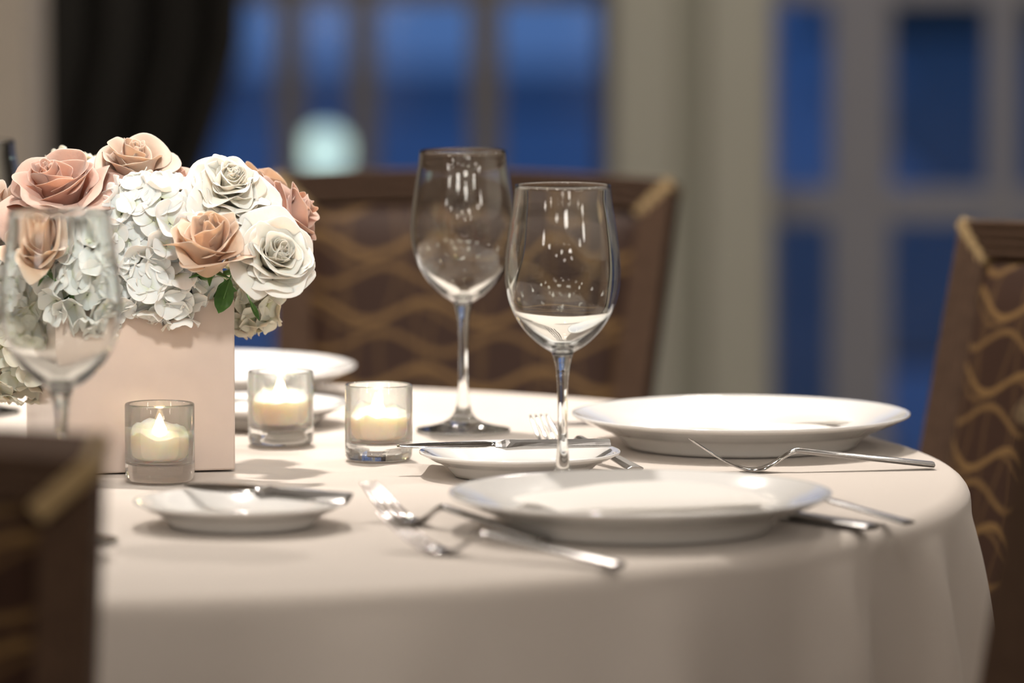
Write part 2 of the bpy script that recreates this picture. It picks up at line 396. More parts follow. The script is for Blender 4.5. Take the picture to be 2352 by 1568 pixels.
# ---------------------------------------------------------------- table and cloth
TC = Vector((-.372, 4.41, 0)); TR = .728
e = empty('round_table', (TC.x, TC.y, 0)); tag(e, 'round banquet table under the pale beige cloth', 'table')
m = MB(); m.lathe([(0, TZ - .03), (TR - .01, TZ - .03), (TR - .006, TZ - .025), (TR - .006, TZ - .008), (TR - .01, TZ - .004), (0, TZ - .004)], 96); m.build('table_top', M['wood'], e)
m = MB(); m.lathe([(0, 0), (.28, 0), (.28, .02), (.06, .06), (.045, .1), (.045, TZ - .04), (.12, TZ - .031), (0, TZ - .031)], 32); m.build('pedestal', M['metaldark'], e)
RF = .016
def cloth_pt(th, s):
    """th angle, s distance from the centre along the cloth"""
    flat = TR - RF
    arc = RF * PI / 2
    cx, sy = math.cos(th), math.sin(th)
    if s <= flat:
        x, y = TC.x + s * cx, TC.y + s * sy
        z = TZ - .0008 + .0008 * noise.noise((x * 9, y * 9, 0))
        # low soft ripple by the middle bread plate
        p = at(925, 1082); q = ((x - p.x) * .92 + (y - p.y) * .39, -(x - p.x) * .39 + (y - p.y) * .92)
        z += .0065 * math.exp(-(q[0] / .045) ** 2 - (q[1] / .011) ** 2)
        p2 = at(600, 1075); q = ((x - p2.x) * .8 - (y - p2.y) * .6, (x - p2.x) * .6 + (y - p2.y) * .8)
        z += .003 * math.exp(-(q[0] / .06) ** 2 - (q[1] / .010) ** 2)
        return (x, y, z)
    if s <= flat + arc:
        a = (s - flat) / RF
        r = flat + RF * math.sin(a); return (TC.x + r * cx, TC.y + r * sy, TZ - RF + RF * math.cos(a))
    d = s - flat - arc
    f = .5 + .5 * math.cos(24 * th + 1.8 * math.sin(3 * th + .6) + 3.4)
    f = f ** 2.6
    g = .5 + .5 * math.cos(31 * th + 2 * math.sin(2 * th) + 1.1)
    A = .024 * (1 - math.exp(-d / .06)) + .05 * (d / .74) ** 1.4
    r = TR + A * (f * .85 + g * .18) + .012 * (d / .74)
    tw = .02 * d * math.sin(5 * th)
    return (TC.x + r * math.cos(th + tw), TC.y + r * math.sin(th + tw), TZ - RF - d)
flat = TR - RF
ss = [flat * (i / 90) for i in range(1, 91)] + [flat + RF * PI / 2 * i / 6 for i in range(1, 7)] + [flat + RF * PI / 2 + .24 * (i / 44) ** 1.1 for i in range(1, 45)]
NT = 540; vs = [(TC.x, TC.y, TZ - .0008)]; fs = []
for s_ in ss: vs += [cloth_pt(2 * PI * i / NT, s_) for i in range(NT)]
fs += [(0, 1 + i, 1 + (i + 1) % NT) for i in range(NT)]
for j in range(len(ss) - 1):
    fs += [(1 + j * NT + i, 1 + (j + 1) * NT + i, 1 + (j + 1) * NT + (i + 1) % NT, 1 + j * NT + (i + 1) % NT) for i in range(NT)]
m = MB(); m.add(vs, fs)
tag(m.build('tablecloth', M['cloth']), 'pale beige tablecloth draped over the round table, falling in soft folds', 'tablecloth')

# ---------------------------------------------------------------- chairs
LEAN = R(14); BL = .455; WT = .209; WB = .172; Z0 = .447
def bp_(a, b_, y=0.):
    """point on the leaning back: a across, b_ along it upwards, y in front (-) or behind (+)"""
    return Vector((a, b_ * math.sin(LEAN) + y * math.cos(LEAN), Z0 + b_ * math.cos(LEAN) - y * math.sin(LEAN)))
def bow(a): return .008 * (1 - (a / WT) ** 2)
OUT = [(-WB, 0), (WB, 0), (WT, BL), (-WT, BL)]; INS = .033
INN = [(-WB + INS, INS), (WB - INS, INS), (WT - INS - .004, BL - INS), (-WT + INS + .004, BL - INS)]
def make_chair(label):
    e = empty('banquet_chair', (0, 0, 0)); tag(e, label, 'chair', 'banquet chairs around the table')
    fy = lambda t: -.024 + .012 * t - .0022 * abs(math.sin(t * PI * 4))
    prof = [(t / 16, fy(t / 16)) for t in range(17)] + [(1 - t / 16, .020 - .006 * (1 - t / 16) + .0015 * abs(math.sin(t / 16 * PI * 4))) for t in range(17)]
    for name, i0, i1 in (('bottom_rail', 0, 1), ('side_frame', 1, 2), ('top_rail', 2, 3), ('side_frame', 3, 0)):
        m = MB(); NS = 16; vs = []
        for j in range(NS + 1):
            s = j / NS
            o_ = [OUT[i0][k] * (1 - s) + OUT[i1][k] * s for k in (0, 1)]; n_ = [INN[i0][k] * (1 - s) + INN[i1][k] * s for k in (0, 1)]
            for t, y in prof:
                a, c = o_[0] * (1 - t) + n_[0] * t, o_[1] * (1 - t) + n_[1] * t
                if name == 'top_rail': c += bow(a)
                vs.append(bp_(a, c, y))
        npf = len(prof)
        fs = [(j * npf + k, j * npf + (k + 1) % npf, (j + 1) * npf + (k + 1) % npf, (j + 1) * npf + k) for j in range(NS) for k in range(npf)]
        fs += [tuple(range(npf)), tuple(range(NS * npf, (NS + 1) * npf))[::-1]]
        m.add(vs, fs); m.build(name, M['wood'], e, smooth=False)
    for sgn in (-1, 1):
        i = 2 if sgn > 0 else 3
        o_ = Vector(OUT[i]); n_ = Vector(INN[i]); d = (n_ - o_).normalized(); p = Vector((-d.y, d.x)) * .0065
        a0, a1 = o_ + d * .002, n_ + d * .002
        m = MB()
        q = [a0 - p, a1 - p, a1 + p, a0 + p]
        m.hexa([bp_(c.x, c.y, -.027 if k in (0, 3) else -.0135) for k, c in enumerate(q)], [bp_(c.x, c.y, .0225) for c in q])
        g = m.build('corner_highlight', M['woodgold'], e, smooth=False, bevel=.0015); g['label'] = 'pale gold highlight painted on the mitre at the top corner'
    m = MB()
    def pad(u, v):
        if v < .5:
            q = v * 2; side = -1
        else: q = (1 - v) * 2; side = 1
        bb = INS * .85 + (BL - INS * 1.7) * q
        hw = (WB - INS * .85) + (WT - WB) * q
        a = (2 * u - 1) * hw
        bl = (1 - (2 * u - 1) ** 8) * (1 - (2 * q - 1) ** 8)
        c = bb + (bow(a) if q > .5 else 0)
        return bp_(a, c, (-.006 - .020 * bl) if side < 0 else (.006 + .010 * bl))
    m.grid(pad, 41, 81); 
    m.build('back_cushion', M['fabric'], e)
    m = MB()
    def seat(u, v):
        a = 2 * PI * u
        sxx = math.copysign(abs(math.cos(a)) ** .35, math.cos(a)); syy = math.copysign(abs(math.sin(a)) ** .35, math.sin(a))
        ph = (v - .5) * PI
        rr = abs(math.cos(ph)) ** .3; zz = math.copysign(abs(math.sin(ph)) ** .8, math.sin(ph))
        return (sxx * rr * (.215 + .015 * -syy), -.235 + syy * rr * .215, .432 + zz * (.035 if zz < 0 else .045))
    m.grid(seat, 64, 18, closeu=True); m.build('seat', M['fabric'], e)
    m = MB(); m.box(-.20, .20, -.43, -.035, .375, .402); m.build('seat_frame', M['wood'], e, smooth=False, bevel=.004)
    def leg(x0, y0, z0, x1, y1, w0, w1):
        m = MB()
        m.hexa([(x1 - w1, y1 - w1, 0), (x1 + w1, y1 - w1, 0), (x1 + w1, y1 + w1, 0), (x1 - w1, y1 + w1, 0)],
               [(x0 - w0, y0 - w0, z0), (x0 + w0, y0 - w0, z0), (x0 + w0, y0 + w0, z0), (x0 - w0, y0 + w0, z0)])
        m.build('leg', M['wood'], e, smooth=False, bevel=.003)
    for s_ in (-1, 1):
        leg(s_ * .185, -.41, .377, s_ * .18, -.405, .018, .013)
        leg(s_ * .152, .008, .49, s_ * .165, .085, .019, .014)
    return e
def put_chair(o, x, y, deg): o.location = (x, y, 0); o.rotation_euler = (0, 0, R(deg - 90))
far = make_chair('brown patterned chair facing the camera behind the two tall wine glasses')
near_l = copy_tree(far); right = copy_tree(far); near_r = copy_tree(far)
near_l['label'] = 'very blurred dark chair back seen from behind at the lower left'
right['label'] = 'brown chair with gold wavy fabric right of the table, its corner above the cloth edge'
near_r['label'] = 'very blurred dark chair back cutting the lower right corner beside the cloth'
def hinge(px, py_top, d, deg):
    """chair whose top outer right (side=+1) / left (-1) corner stands at that pixel column"""
    pass
# chair origin is under the foot of the back; its top leans outward by BL*sin(LEAN)
LO = BL * math.sin(LEAN)
def by_corner(o, cx, cy, deg, side):
    th = R(deg); rad = Vector((math.cos(th), math.sin(th))); tan = Vector((math.sin(th), -math.cos(th)))   # tan = local +X
    c = Vector((cx, cy)) - tan * (side * WT) - rad * LO
    put_chair(o, c.x, c.y, deg)
pf = atd(1556, 420, 5.75); by_corner(far, pf.x, pf.y, 77, 1)
pr = atd(2256, 512, 5.16); by_corner(right, pr.x, pr.y, 26, -1)
pl = atd(236, 1020, 3.335); by_corner(near_l, pl.x, pl.y, 266, -1)
pn = atd(2418, 975, 3.50); by_corner(near_r, pn.x, pn.y, -43, 1)

# ---------------------------------------------------------------- china
def dinner_plate(p, label):
    m = MB()
    k = 1.0
    under = [(0, .004), (.086, .004), (.088, .0005), (.0935, .0005), (.0955, .003), (.098, .0062), (.106, .0118), (.112, .0152), (.1135, .0150), (.1185, .0180), (.120, .0177), (.126, .0210), (.1275, .0207), (.1335, .0238), (.1365, .0250)]
    rim = [(.1376, .0258), (.1374, .0272), (.1362, .0276)]
    top = [(.1335, .0268), (.124, .0232), (.115, .0200), (.105, .0152), (.098, .0105), (.090, .0080), (.080, .0072), (.04, .0066), (0, .0065)]
    m.lathe(under + rim + top, 128)
    return tag(m.build('dinner_plate', M['china'], loc=(p.x, p.y, TZ)), label, 'plate', 'white dinner plates')
def bread_plate(p, label):
    m = MB()
    m.lathe([(0, .003), (.046, .003), (.048, .0005), (.052, .0005), (.0535, .003), (.060, .0085), (.0665, .0120), (.0675, .0118), (.074, .0152), (.0772, .0168), (.0784, .0176), (.0782, .0188), (.0772, .0192),
             (.073, .0180), (.064, .0132), (.056, .0082), (.050, .0062), (.03, .0055), (0, .0055)], 112)
    return tag(m.build('bread_plate', M['china'], loc=(p.x, p.y, TZ)), label, 'plate', 'small white bread plates')
P1 = at(1702, 950, .026); P2 = at(1470, 1132, .026); P3 = at(457, 834, .026)
P3.y = 5.00; P3.x = (457 - 1176) / 13067 * 5.0
dinner_plate(P1, 'large white dinner plate behind the tines up fork, a napkin folded in it')
dinner_plate(P2, 'large white dinner plate at the front of the table, blurred, holding a napkin')
dinner_plate(P3, 'large white dinner plate at the back, half hidden by the flower vase')
B1 = at(1194, 1037, .018); B2 = at(555, 1149, .018); B3 = at(588, 925, .018)
bread_plate(B1, 'small white bread plate in the middle with a knife across its rim')
bread_plate(B2, 'small white bread plate in front of the flower vase with a blurred knife')
bread_plate(B3, 'small white bread plate behind the middle candle, partly hidden by the vase')

def napkin(P, rot, z0, layers, label):
    e = empty('napkin', (P.x, P.y, TZ + z0), R(rot)); tag(e, label, 'napkin', 'white napkins folded on dinner plates')
    for i, (cx, cy, w_, l_, rz, th, z, seed, dome) in enumerate(layers):
        m = MB()
        def fn(u, v, th=th):
            # closed flat pillow: rounded fold edges
            if v < .5: q = v * 2; s = 1
            else: q = (1 - v) * 2; s = -1
            x = (2 * u - 1); y = (2 * q - 1)
            ed = (1 - abs(x) ** 10) * (1 - abs(y) ** 10)
            wv = .0022 * noise.noise((x * 1.6 + seed, y * 1.4, seed)) + .0012 * math.sin(x * 3.2 + y * 2.4 + seed)
            X = x * w_ / 2 * (1 + .02 * math.sin(3 * y + seed)); Y = y * l_ / 2 * (1 + .03 * math.sin(2.5 * x + seed))
            c, sn = math.cos(R(rz)), math.sin(R(rz))
            return (cx + X * c - Y * sn, cy + X * sn + Y * c, z + th / 2 + max(wv, -.001) + s * th / 2 * ed + (dome * (1 - x * x) * (1 - y * y) if s > 0 else 0))
        m.grid(fn, 33, 49); m.build('fold', M['napkin'], e)
    return e
napkin(P1, 4, .0078, [(.000, 0, .172, .112, 0, .008, 0, 1., .004), (.032, .022, .112, .078, 9, .009, .0070, 2.3, .011), (-.030, -.018, .112, .060, -12, .007, .0062, 4.1, .006)],
       'white napkin folded in layers on the plate behind the fork')
napkin(P2, 16, .0078, [(.004, 0, .178, .112, 0, .009, 0, 5., .003), (.004, .004, .168, .102, 4, .009, .0085, 6.3, .005)],
       'white napkin folded flat on the blurred front plate')

# ---------------------------------------------------------------- cutlery (local +X runs from the tip to the handle end)
def strip(m, pts, nx=5, th0=.0022, dome=0.):
    """pts: (s, z, halfwidth, ycentre, thickness)"""
    rings = []
    for (s, z, hw, yc, th) in pts:
        ring = []
        for k in range(nx):
            u = 2 * k / (nx - 1) - 1
            ring.append((s, yc + u * hw, z + dome * (1 - u * u) * 0 + th * (.5 if abs(u) < .99 else .15)))
        for k in range(nx - 1, -1, -1):
            u = 2 * k / (nx - 1) - 1
            ring.append((s, yc + u * hw, z - th * (.5 if abs(u) < .99 else .15)))
        rings.append(ring)
    n = 2 * nx; vs = [v for r in rings for v in r]
    fs = [(j * n + k, j * n + (k + 1) % n, (j + 1) * n + (k + 1) % n, (j + 1) * n + k) for j in range(len(rings) - 1) for k in range(n)]
    fs += [tuple(range(n))[::-1], tuple(range((len(rings) - 1) * n, len(rings) * n))]
    m.add(vs, fs)
def interp(tab, s):
    for (a, x), (b_, y) in zip(tab, tab[1:]):
        if s <= b_:
            t = (s - a) / (b_ - a); t = max(0, t); return x + (y - x) * t
    return tab[-1][1]
def smooth_tab(tab, s):
    d = .004
    return (interp(tab, s - d) + 2 * interp(tab, s) + interp(tab, s + d)) / 4
FZ = [(0, .0265), (.012, .0185), (.024, .0105), (.036, .0045), (.048, .0014), (.058, .0022), (.068, .0070), (.076, .0125), (.0835, .0158), (.0855, .0160), (.11, .0130), (.195, .0028)]
FW = [(0, .0085), (.03, .0115), (.045, .0125), (.056, .0115), (.064, .0070), (.072, .0036), (.0835, .0032), (.10, .0036), (.15, .0050), (.19, .0070), (.195, .0068)]
def fork(loc, ang, scale, label, group, z0=0., tilt=0.):
    e = empty('fork', (loc[0], loc[1], TZ + z0), ang); tag(e, label, 'fork', group)
    e.rotation_euler = (0, tilt, ang)
    m = MB()
    pts = [(s, smooth_tab(FZ, s), interp(FW, s), 0, .0024 + .0016 * min(1, max(0, (s - .06) / .025))) for s in [.040 + i * .002 for i in range(23)]]
    strip(m, [(a * scale, b_, c, d, t) for a, b_, c, d, t in pts])
    for k in range(4):
        tp = []
        for i in range(12):
            s = .042 * i / 11
            wfull = interp(FW, s); yc = (k - 1.5) / 1.5 * (wfull - .0014)
            hw = .00135 if i > 2 else .0007 + .00022 * i
            tp.append((s * scale, smooth_tab(FZ, s) if i else FZ[0][1], hw, yc, .0018 if i else .0009))
        strip(m, tp, 3)
    m.build('head', M['steel'], e, bevel=0)
    m = MB()
    strip(m, [(s * scale, smooth_tab(FZ, s) if s < .0795 or s > .09 else interp(FZ, s), interp(FW, s), 0, .0044) for s in [.080, .0815, .083, .0845, .087, .092, .10, .115, .13, .15, .17, .185, .192, .195]])
    m.build('handle', M['steel_satin'], e, smooth=False, bevel=.0004)
    return e
def place2(tip, end):
    d = Vector((end[0] - tip[0], end[1] - tip[1])); return math.atan2(d.y, d.x), d.length
KH = [(0, .0015), (.01, .0040), (.03, .0058), (.06, .0066), (.085, .0062), (.092, .0040), (.096, .0045)]
def knife(tip, end, z0, tilt, label, group, L=None, lean=0., cat='knife'):
    ang, l_ = place2(tip, end); L = L or l_
    e = empty('table_knife', (tip[0], tip[1], TZ + z0)); e.rotation_euler = (lean, tilt, ang); tag(e, label, cat, group)
    k = L / .205
    m = MB()
    strip(m, [(s * k, 0, interp(KH, s), .002, .0014 + .0008 * min(1, s / .09)) for s in [0, .003, .008, .015, .03, .05, .07, .085, .09, .096]], 5)
    m.build('blade', M['steel'], e)
    m = MB()
    HW = [(.094, .0050), (.099, .0060), (.104, .0085), (.108, .0078), (.12, .0058), (.19, .0075), (.205, .0073)]
    HT = [(.094, .0022), (.099, .0035), (.105, .0062), (.12, .0062), (.19, .0048), (.205, .0040)]
    strip(m, [(s * k, 0, interp(HW, s), 0, interp(HT, s)) for s in [.094, .097, .100, .104, .108, .114, .12, .14, .16, .19, .202, .205]], 5)
    m.build('handle', M['steel_satin'], e, smooth=False, bevel=.0006)
    return e
def spoon(tip, end, z0, label):
    ang, L = place2(tip, end); e = empty('spoon', (tip[0], tip[1], TZ + z0), ang); tag(e, label, 'spoon')
    k = L / .195; m = MB()
    SZ = [(0, .010), (.01, .0045), (.03, .0015), (.045, .004), (.058, .010), (.07, .0145), (.195, .003)]
    SW = [(0, .002), (.004, .010), (.015, .0175), (.03, .020), (.045, .0155), (.056, .006), (.065, .0035), (.15, .0055), (.195, .007)]
    vs = []; NS_ = 24; NU = 9
    for j in range(NS_):
        s = .062 * j / (NS_ - 1)
        for i in range(NU):
            u = 2 * i / (NU - 1) - 1; hw = interp(SW, s)
            vs.append((s * k, u * hw, smooth_tab(SZ, s) + .006 * u * u * min(1, hw / .02)))
    m.add(vs, [(j * NU + i, (j + 1) * NU + i, (j + 1) * NU + i + 1, j * NU + i + 1) for j in range(NS_ - 1) for i in range(NU - 1)])
    m.build('bowl', M['steel'], e, solid=.0014)
    m = MB(); strip(m, [(s * k, interp(SZ, s), interp(SW, s), 0, .003) for s in [.060, .065, .07, .08, .10, .13, .16, .185, .195]])
    m.build('handle', M['steel_satin'], e, smooth=False, bevel=.0005)
    return e

# fork beside the back right plate (sharp)
t = at(1585, 1008, .0265); h = at(2144, 1066, .003); a, l_ = place2(t, h)
fork(t, a, l_ / .195, 'polished fork lying tines up in front of the right hand dinner plate', 'forks on the tablecloth')
# front fork, fork behind it
h = at(1425, 1297, .003); t = at(880, 1172, .0265); a, l_ = place2(t, h)
fork(t, a, l_ / .195, 'large blurred fork nearest the camera, in front of the front plate', 'forks on the tablecloth')
t = Vector((-.105, 4.118)); h = Vector((.022, 3.972)); a, l_ = place2(t, h)
fork(t, a, l_ / .195, 'blurred fork whose handle slips under the rim of the front plate', 'forks on the tablecloth')
# fork pointing away between the far wine glass and the bread plate
t = at(1236, 952, .0265); h = at(1266, 1026, .003); a, l_ = place2(t, h)
fork(t, a, 1.0, 'fork pointing away behind the middle bread plate, four bright tine tips showing', 'forks on the tablecloth')
# knife beyond the right plate, only its blade tip shows
t = at(1264, 974, .001)
knife(t, (t.x + .2, t.y + .045), .0012, 0, 'knife at the far side of the right plate, its thin blade tip showing', 'table knives', L=.205)
# knife across the middle bread plate
t = at(912, 1025, .022); h = at(1402, 1013, .0245)
knife(t, h, .0215, R(-.6), 'butter knife resting across the middle bread plate, its handle to the right', 'table knives', lean=R(14))
t = at(418, 1114, .022); h = at(800, 1142, .0225)
knife(t, h, .0215, 0, 'blurred butter knife across the bread plate in front of the vase', 'table knives', lean=R(25))
t = Vector((B3.x - .09, B3.y - .01)); h = Vector((B3.x + .03, B3.y + .075))
knife((B3.x + .045, B3.y - .065), (B3.x - .085, B3.y + .045), .0215, 0, 'butter knife on the bread plate behind the vase, blue sheen on it', 'table knives', lean=R(20))
# handles right of the front plate
e1 = at(2003, 1213, .003); e2 = at(2086, 1202, .003)
dv = Vector((-.60, .80)) * .205
knife((e1.x + dv.x, e1.y + dv.y), e1, .0035, 0, 'dark reflecting knife handle nearer of the two right of the front plate', 'table knives')
spoon((e2.x + dv.x, e2.y + dv.y), e2, 0.0006, 'spoon with its handle farther right of the front plate beside the knife')

# ---------------------------------------------------------------- wine glasses
BOWL_OUT = [(.0050, .1065), (.0100, .1090), (.0190, .1150), (.0290, .1250), (.0372, .1380), (.0420, .1530), (.0434, .1680), (.0424, .1850), (.0400, .2030), (.0373, .2200), (.0358, .2335)]
def wine_glass(p, label):
    e = empty('wine_glass', (p.x, p.y, TZ)); tag(e, label, 'wine glass', 'clear empty wine glasses')
    out = smoothprof(BOWL_OUT, 4)
    inn = smoothprof([(r - (.00105 + .0022 * max(0, 1 - (z - .1065) / .03)), z + .0035 * max(0, 1 - (z - .1065) / .03)) for r, z in BOWL_OUT[1:-1]] + [(.0350, .2335)], 4)
    m = MB(); m.lathe([(0, .1058)] + out + [(.0356, .2341), (.0352, .2341)] + inn[::-1] + [(0, inn[0][1] - .0012)], 96)
    m.build('bowl', M['bowlglass'], e)
    m = MB()
    st = [(0, .0008), (.034, .0008), (.0385, .0012), (.0392, .0020), (.0385, .0027), (.030, .0042), (.018, .0075), (.0100, .0125), (.0062, .0200), (.0044, .0320), (.0037, .050), (.0037, .070), (.0042, .085), (.0052, .096), (.0068, .1035), (.0085, .1082), (.004, .1060), (0, .1056)]
    m.lathe(smoothprof(st[1:-2], 3)[:0] + [st[0]] + smoothprof(st[1:-2], 3) + [(0, .1056)], 64)
    m.build('stem', M['glass'], e)
    return e
wine_glass(at(1064, 991), 'tall clear wine glass standing behind, left of the nearer tall glass')
wine_glass(at(1292, 1136), 'tall clear wine glass whose base hides behind the front plate')
wine_glass(at(143, 1245), 'blurred clear wine glass standing in front of the flowers')
wine_glass(at(-58, 948), 'far wine glass cut off by the left edge of the photo')

# ---------------------------------------------------------------- votive candles
def votive(p, label, seed, flame_h, lean, w0):
    e = empty('votive_candle', (p.x, p.y, TZ)); tag(e, label, 'candle', 'lit votive candles in clear glasses'); e.rotation_euler = (0, 0, seed)
    rr = .0268; m = MB()
    m.lathe([(0, .0008), (.0235, .0008), (.0252, .0015), (rr - .0004, .004), (rr, .010), (rr, .0590), (rr - .0004, .0602), (rr - .0012, .0606), (rr - .0020, .0602), (rr - .0024, .0590), (rr - .0026, .020), (rr - .0045, .0155), (.017, .0133), (0, .0128)], 80)
    m.build('holder', M['votiveglass'], e)
    random.seed(int(seed * 100)); rw = rr - .0034
    def top(r, a):
        q = r / rw
        x, y = r * math.cos(a), r * math.sin(a)
        return w0 + .0028 * q ** 4 + .004 * noise.noise((x * 60 + seed, y * 60, seed)) * q + .003 * noise.noise((x * 130, y * 130 + seed, 2))
    m = MB(); seg = 48; vs = [(0, 0, .0136)]; rings = []
    prof = [(.55, .0138), (.72, .0150), (.86, .0172), (.95, .0200)]
    for q, z in prof: vs += [(rw * q * math.cos(2 * PI * k / seg), rw * q * math.sin(2 * PI * k / seg), z) for k in range(seg)]
    vs += [(rw * math.cos(2 * PI * k / seg), rw * math.sin(2 * PI * k / seg), .026) for k in range(seg)]
    for q in (1.0, .985, .95, .88, .78, .66, .52, .38, .22, .1):
        vs += [(rw * q * math.cos(2 * PI * k / seg), rw * q * math.sin(2 * PI * k / seg), top(rw * q, 2 * PI * k / seg) - (.001 if q == 1.0 else 0)) for k in range(seg)]
    n = (len(vs) - 1) // seg; vs.append((0, 0, top(0, 0)))
    fs = [(0, 1 + (k + 1) % seg, 1 + k) for k in range(seg)]
    for j in range(n - 1): fs += [(1 + j * seg + k, 1 + j * seg + (k + 1) % seg, 1 + (j + 1) * seg + (k + 1) % seg, 1 + (j + 1) * seg + k) for k in range(seg)]
    fs += [(1 + (n - 1) * seg + k, 1 + (n - 1) * seg + (k + 1) % seg, len(vs) - 1) for k in range(seg)]
    m.add(vs, fs); wx_ = m.build('wax', M['wax'], e)
    m = MB(); zt = top(0, 0); m.tube([(0, 0, zt - .002), (.0002, 0, zt + .003), (.0008, 0, zt + .006)], .0007, 6); m.build('wick', M['wick'], e)
    m = MB()
    def fl(u, v):
        a = 2 * PI * u; r = .0044 * math.sin(PI * v ** .68) ** .8 * (1 - .35 * v)
        return (r * math.cos(a) + lean[0] * v * v, r * math.sin(a) + lean[1] * v * v, zt + .0022 + flame_h * v)
    m.grid(fl, 16, 16, closeu=True); m.build('flame', M['flame'], e)
    return e
votive(at(367.5, 1105), 'lit candle in a clear glass in front of the pale vase, nearest the camera', .3, .0140, (0, 0), .0335)
votive(at(645, 1021), 'lit candle in a clear glass just right of the vase, farthest of the three', 1.7, .0145, (0, .001), .0345)
votive(at(870, 1056), 'lit candle in a clear glass beside the tip of the butter knife', 3.6, .0135, (.003, 0), .0335)

# ---------------------------------------------------------------- vase
VS = .142; VH = .1345; VR = R(14)
vc = at(541, 1081); cz, sz = math.cos(VR), math.sin(VR)
vcx = vc.x - (VS / 2) * cz - (VS / 2) * sz * 1 + VS * sz * 0 ; 
# right front corner -> centre: back along -x' by half, along +y' by half
VX = vc.x - cz * VS / 2 - sz * VS / 2; VY = vc.y - sz * VS / 2 + cz * VS / 2
m = MB(); hs = VS / 2; t_ = .006
o4 = [(-hs, -hs), (hs, -hs), (hs, hs), (-hs, hs)]; i4 = [(x * (1 - t_ / hs), y * (1 - t_ / hs)) for x, y in o4]
vs = [(x, y, .0008) for x, y in o4] + [(x, y, VH) for x, y in o4] + [(x, y, VH) for x, y in i4] + [(x, y, .012) for x, y in i4]
fs = [(0, 3, 2, 1), (12, 13, 14, 15)]
for j in range(3): fs += [(j * 4 + k, j * 4 + (k + 1) % 4, (j + 1) * 4 + (k + 1) % 4, (j + 1) * 4 + k) for k in range(4)]
m.add(vs, fs); v_ = m.build('square_vase', M['ceramic'], smooth=False, bevel=.0016, loc=(VX, VY, TZ)); v_.rotation_euler = (0, 0, VR)
tag(v_, 'pale pink square ceramic vase holding the roses and hydrangeas', 'vase')

# ---------------------------------------------------------------- flowers
GA = R(137.508)
def orient(o, d, spin=0.):
    q = Vector(d).normalized().to_track_quat('Z', 'Y'); o.rotation_mode = 'QUATERNION'
    from mathutils import Quaternion
    o.rotation_quaternion = q @ Quaternion((0, 0, 1), spin)
def roots(pos, inv):
    """where a stem enters the vase mouth and where it ends inside"""
    c_, s_ = math.cos(VR), math.sin(VR); dx, dy = pos.x - VX, pos.y - VY
    lx = max(-.052, min(.052, (dx * c_ + dy * s_) * .55)); ly = max(-.052, min(.052, (-dx * s_ + dy * c_) * .55))
    X_, Y_ = VX + lx * c_ - ly * s_, VY + lx * s_ + ly * c_
    return inv @ (Vector((X_, Y_, TZ + VH + .006)) - pos), inv @ (Vector((VX + (X_ - VX) * .6, VY + (Y_ - VY) * .6, TZ + .03)) - pos)
def curve(pts, n=6):
    P = [Vector(p) for p in pts]; P = [P[0] * 2 - P[1]] + P + [P[-1] * 2 - P[-2]]; out = []
    for i in range(1, len(P) - 2):
        for k in range(n):
            t = k / n; out.append(.5 * (2 * P[i] + (P[i + 1] - P[i - 1]) * t + (2 * P[i - 1] - 5 * P[i] + 4 * P[i + 1] - P[i + 2]) * t * t + (3 * P[i] - P[i - 1] - 3 * P[i + 1] + P[i + 2]) * t ** 3))
    return out + [P[-2]]
def petal(m, th, br, z0, L, tilt, wid, curl, seed, base_out=38, nu=11, nv=11, roll=.0, shade=(0, 1), ruffle=1., wobble=4., pointy=1., seed0=0.):
    """one rose petal; tilt / curl in degrees from the flower's axis"""
    prof = []; rho, z = br, z0; N = nv - 1
    for j in range(nv):
        prof.append((rho, z)); v = (j + .5) / N
        al = base_out * max(0, 1 - v * 2.6) + tilt * min(1, v * 2.2) + curl * v ** 4
        rho += L / N * math.sin(R(al)); z += L / N * math.cos(R(al))
    rnd = random.random(); skew = random.uniform(-.10, .10); point = random.uniform(.3, 1.) * pointy
    from mathutils import Euler
    wob = Euler((R(random.uniform(-wobble, wobble)), R(random.uniform(-wobble, wobble)), 0)).to_matrix()
    def fn(u, v):
        x = 2 * u - 1
        ve = v * (1 - .17 * abs(x) ** 2.2 + .035 * math.sin(x * 6 + seed) * v + skew * x * v)
        f = min(ve, 1) * N; j = min(int(f), N - 1); t = f - j
        r0 = prof[j][0] * (1 - t) + prof[j + 1][0] * t; zz = prof[j][1] * (1 - t) + prof[j + 1][1] * t
        shape = (.30 + .70 * math.sin(PI * min(1, .12 + .60 * ve)) ** .9)
        hw = wid * shape
        ang = min(hw / max(abs(r0), .0025), 2.1 * (.6 + .4 * ve)) * x
        side = max(0, abs(x) - .35) / .65                   # the two shoulders roll outwards, leaving a pointed lip
        rl = roll * side ** 1.6 * max(0, ve - .45) / .55
        rr = r0 + rl * L * (.30 + .25 * point); zz -= rl * L * (.22 + .30 * point)
        nz = noise.noise((math.cos(th) * 3 + x * 1.4 + seed, math.sin(th) * 3 + ve * 1.6, seed * .7)) * L * .15 * ve * ruffle
        fr = (math.sin(x * (4 + 3 * rnd) + seed * 5) * .030 + noise.noise((x * 4, ve * 3, seed)) * .05) * L * ve ** 4 * ruffle
        rr += nz + fr; zz += (nz * .4 - fr * .5)
        a = th + ang
        p = wob @ Vector((rr * math.cos(a), rr * math.sin(a), zz))
        return p + Vector((noise.noise(p * 22 + Vector((seed0, 0, 0))), noise.noise(p * 22 + Vector((0, seed0, 5))), noise.noise(p * 22 + Vector((9, 0, seed0))))) * .0045 * ruffle
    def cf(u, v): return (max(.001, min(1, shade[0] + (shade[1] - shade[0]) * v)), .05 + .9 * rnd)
    m.grid(fn, nu, nv, cf)
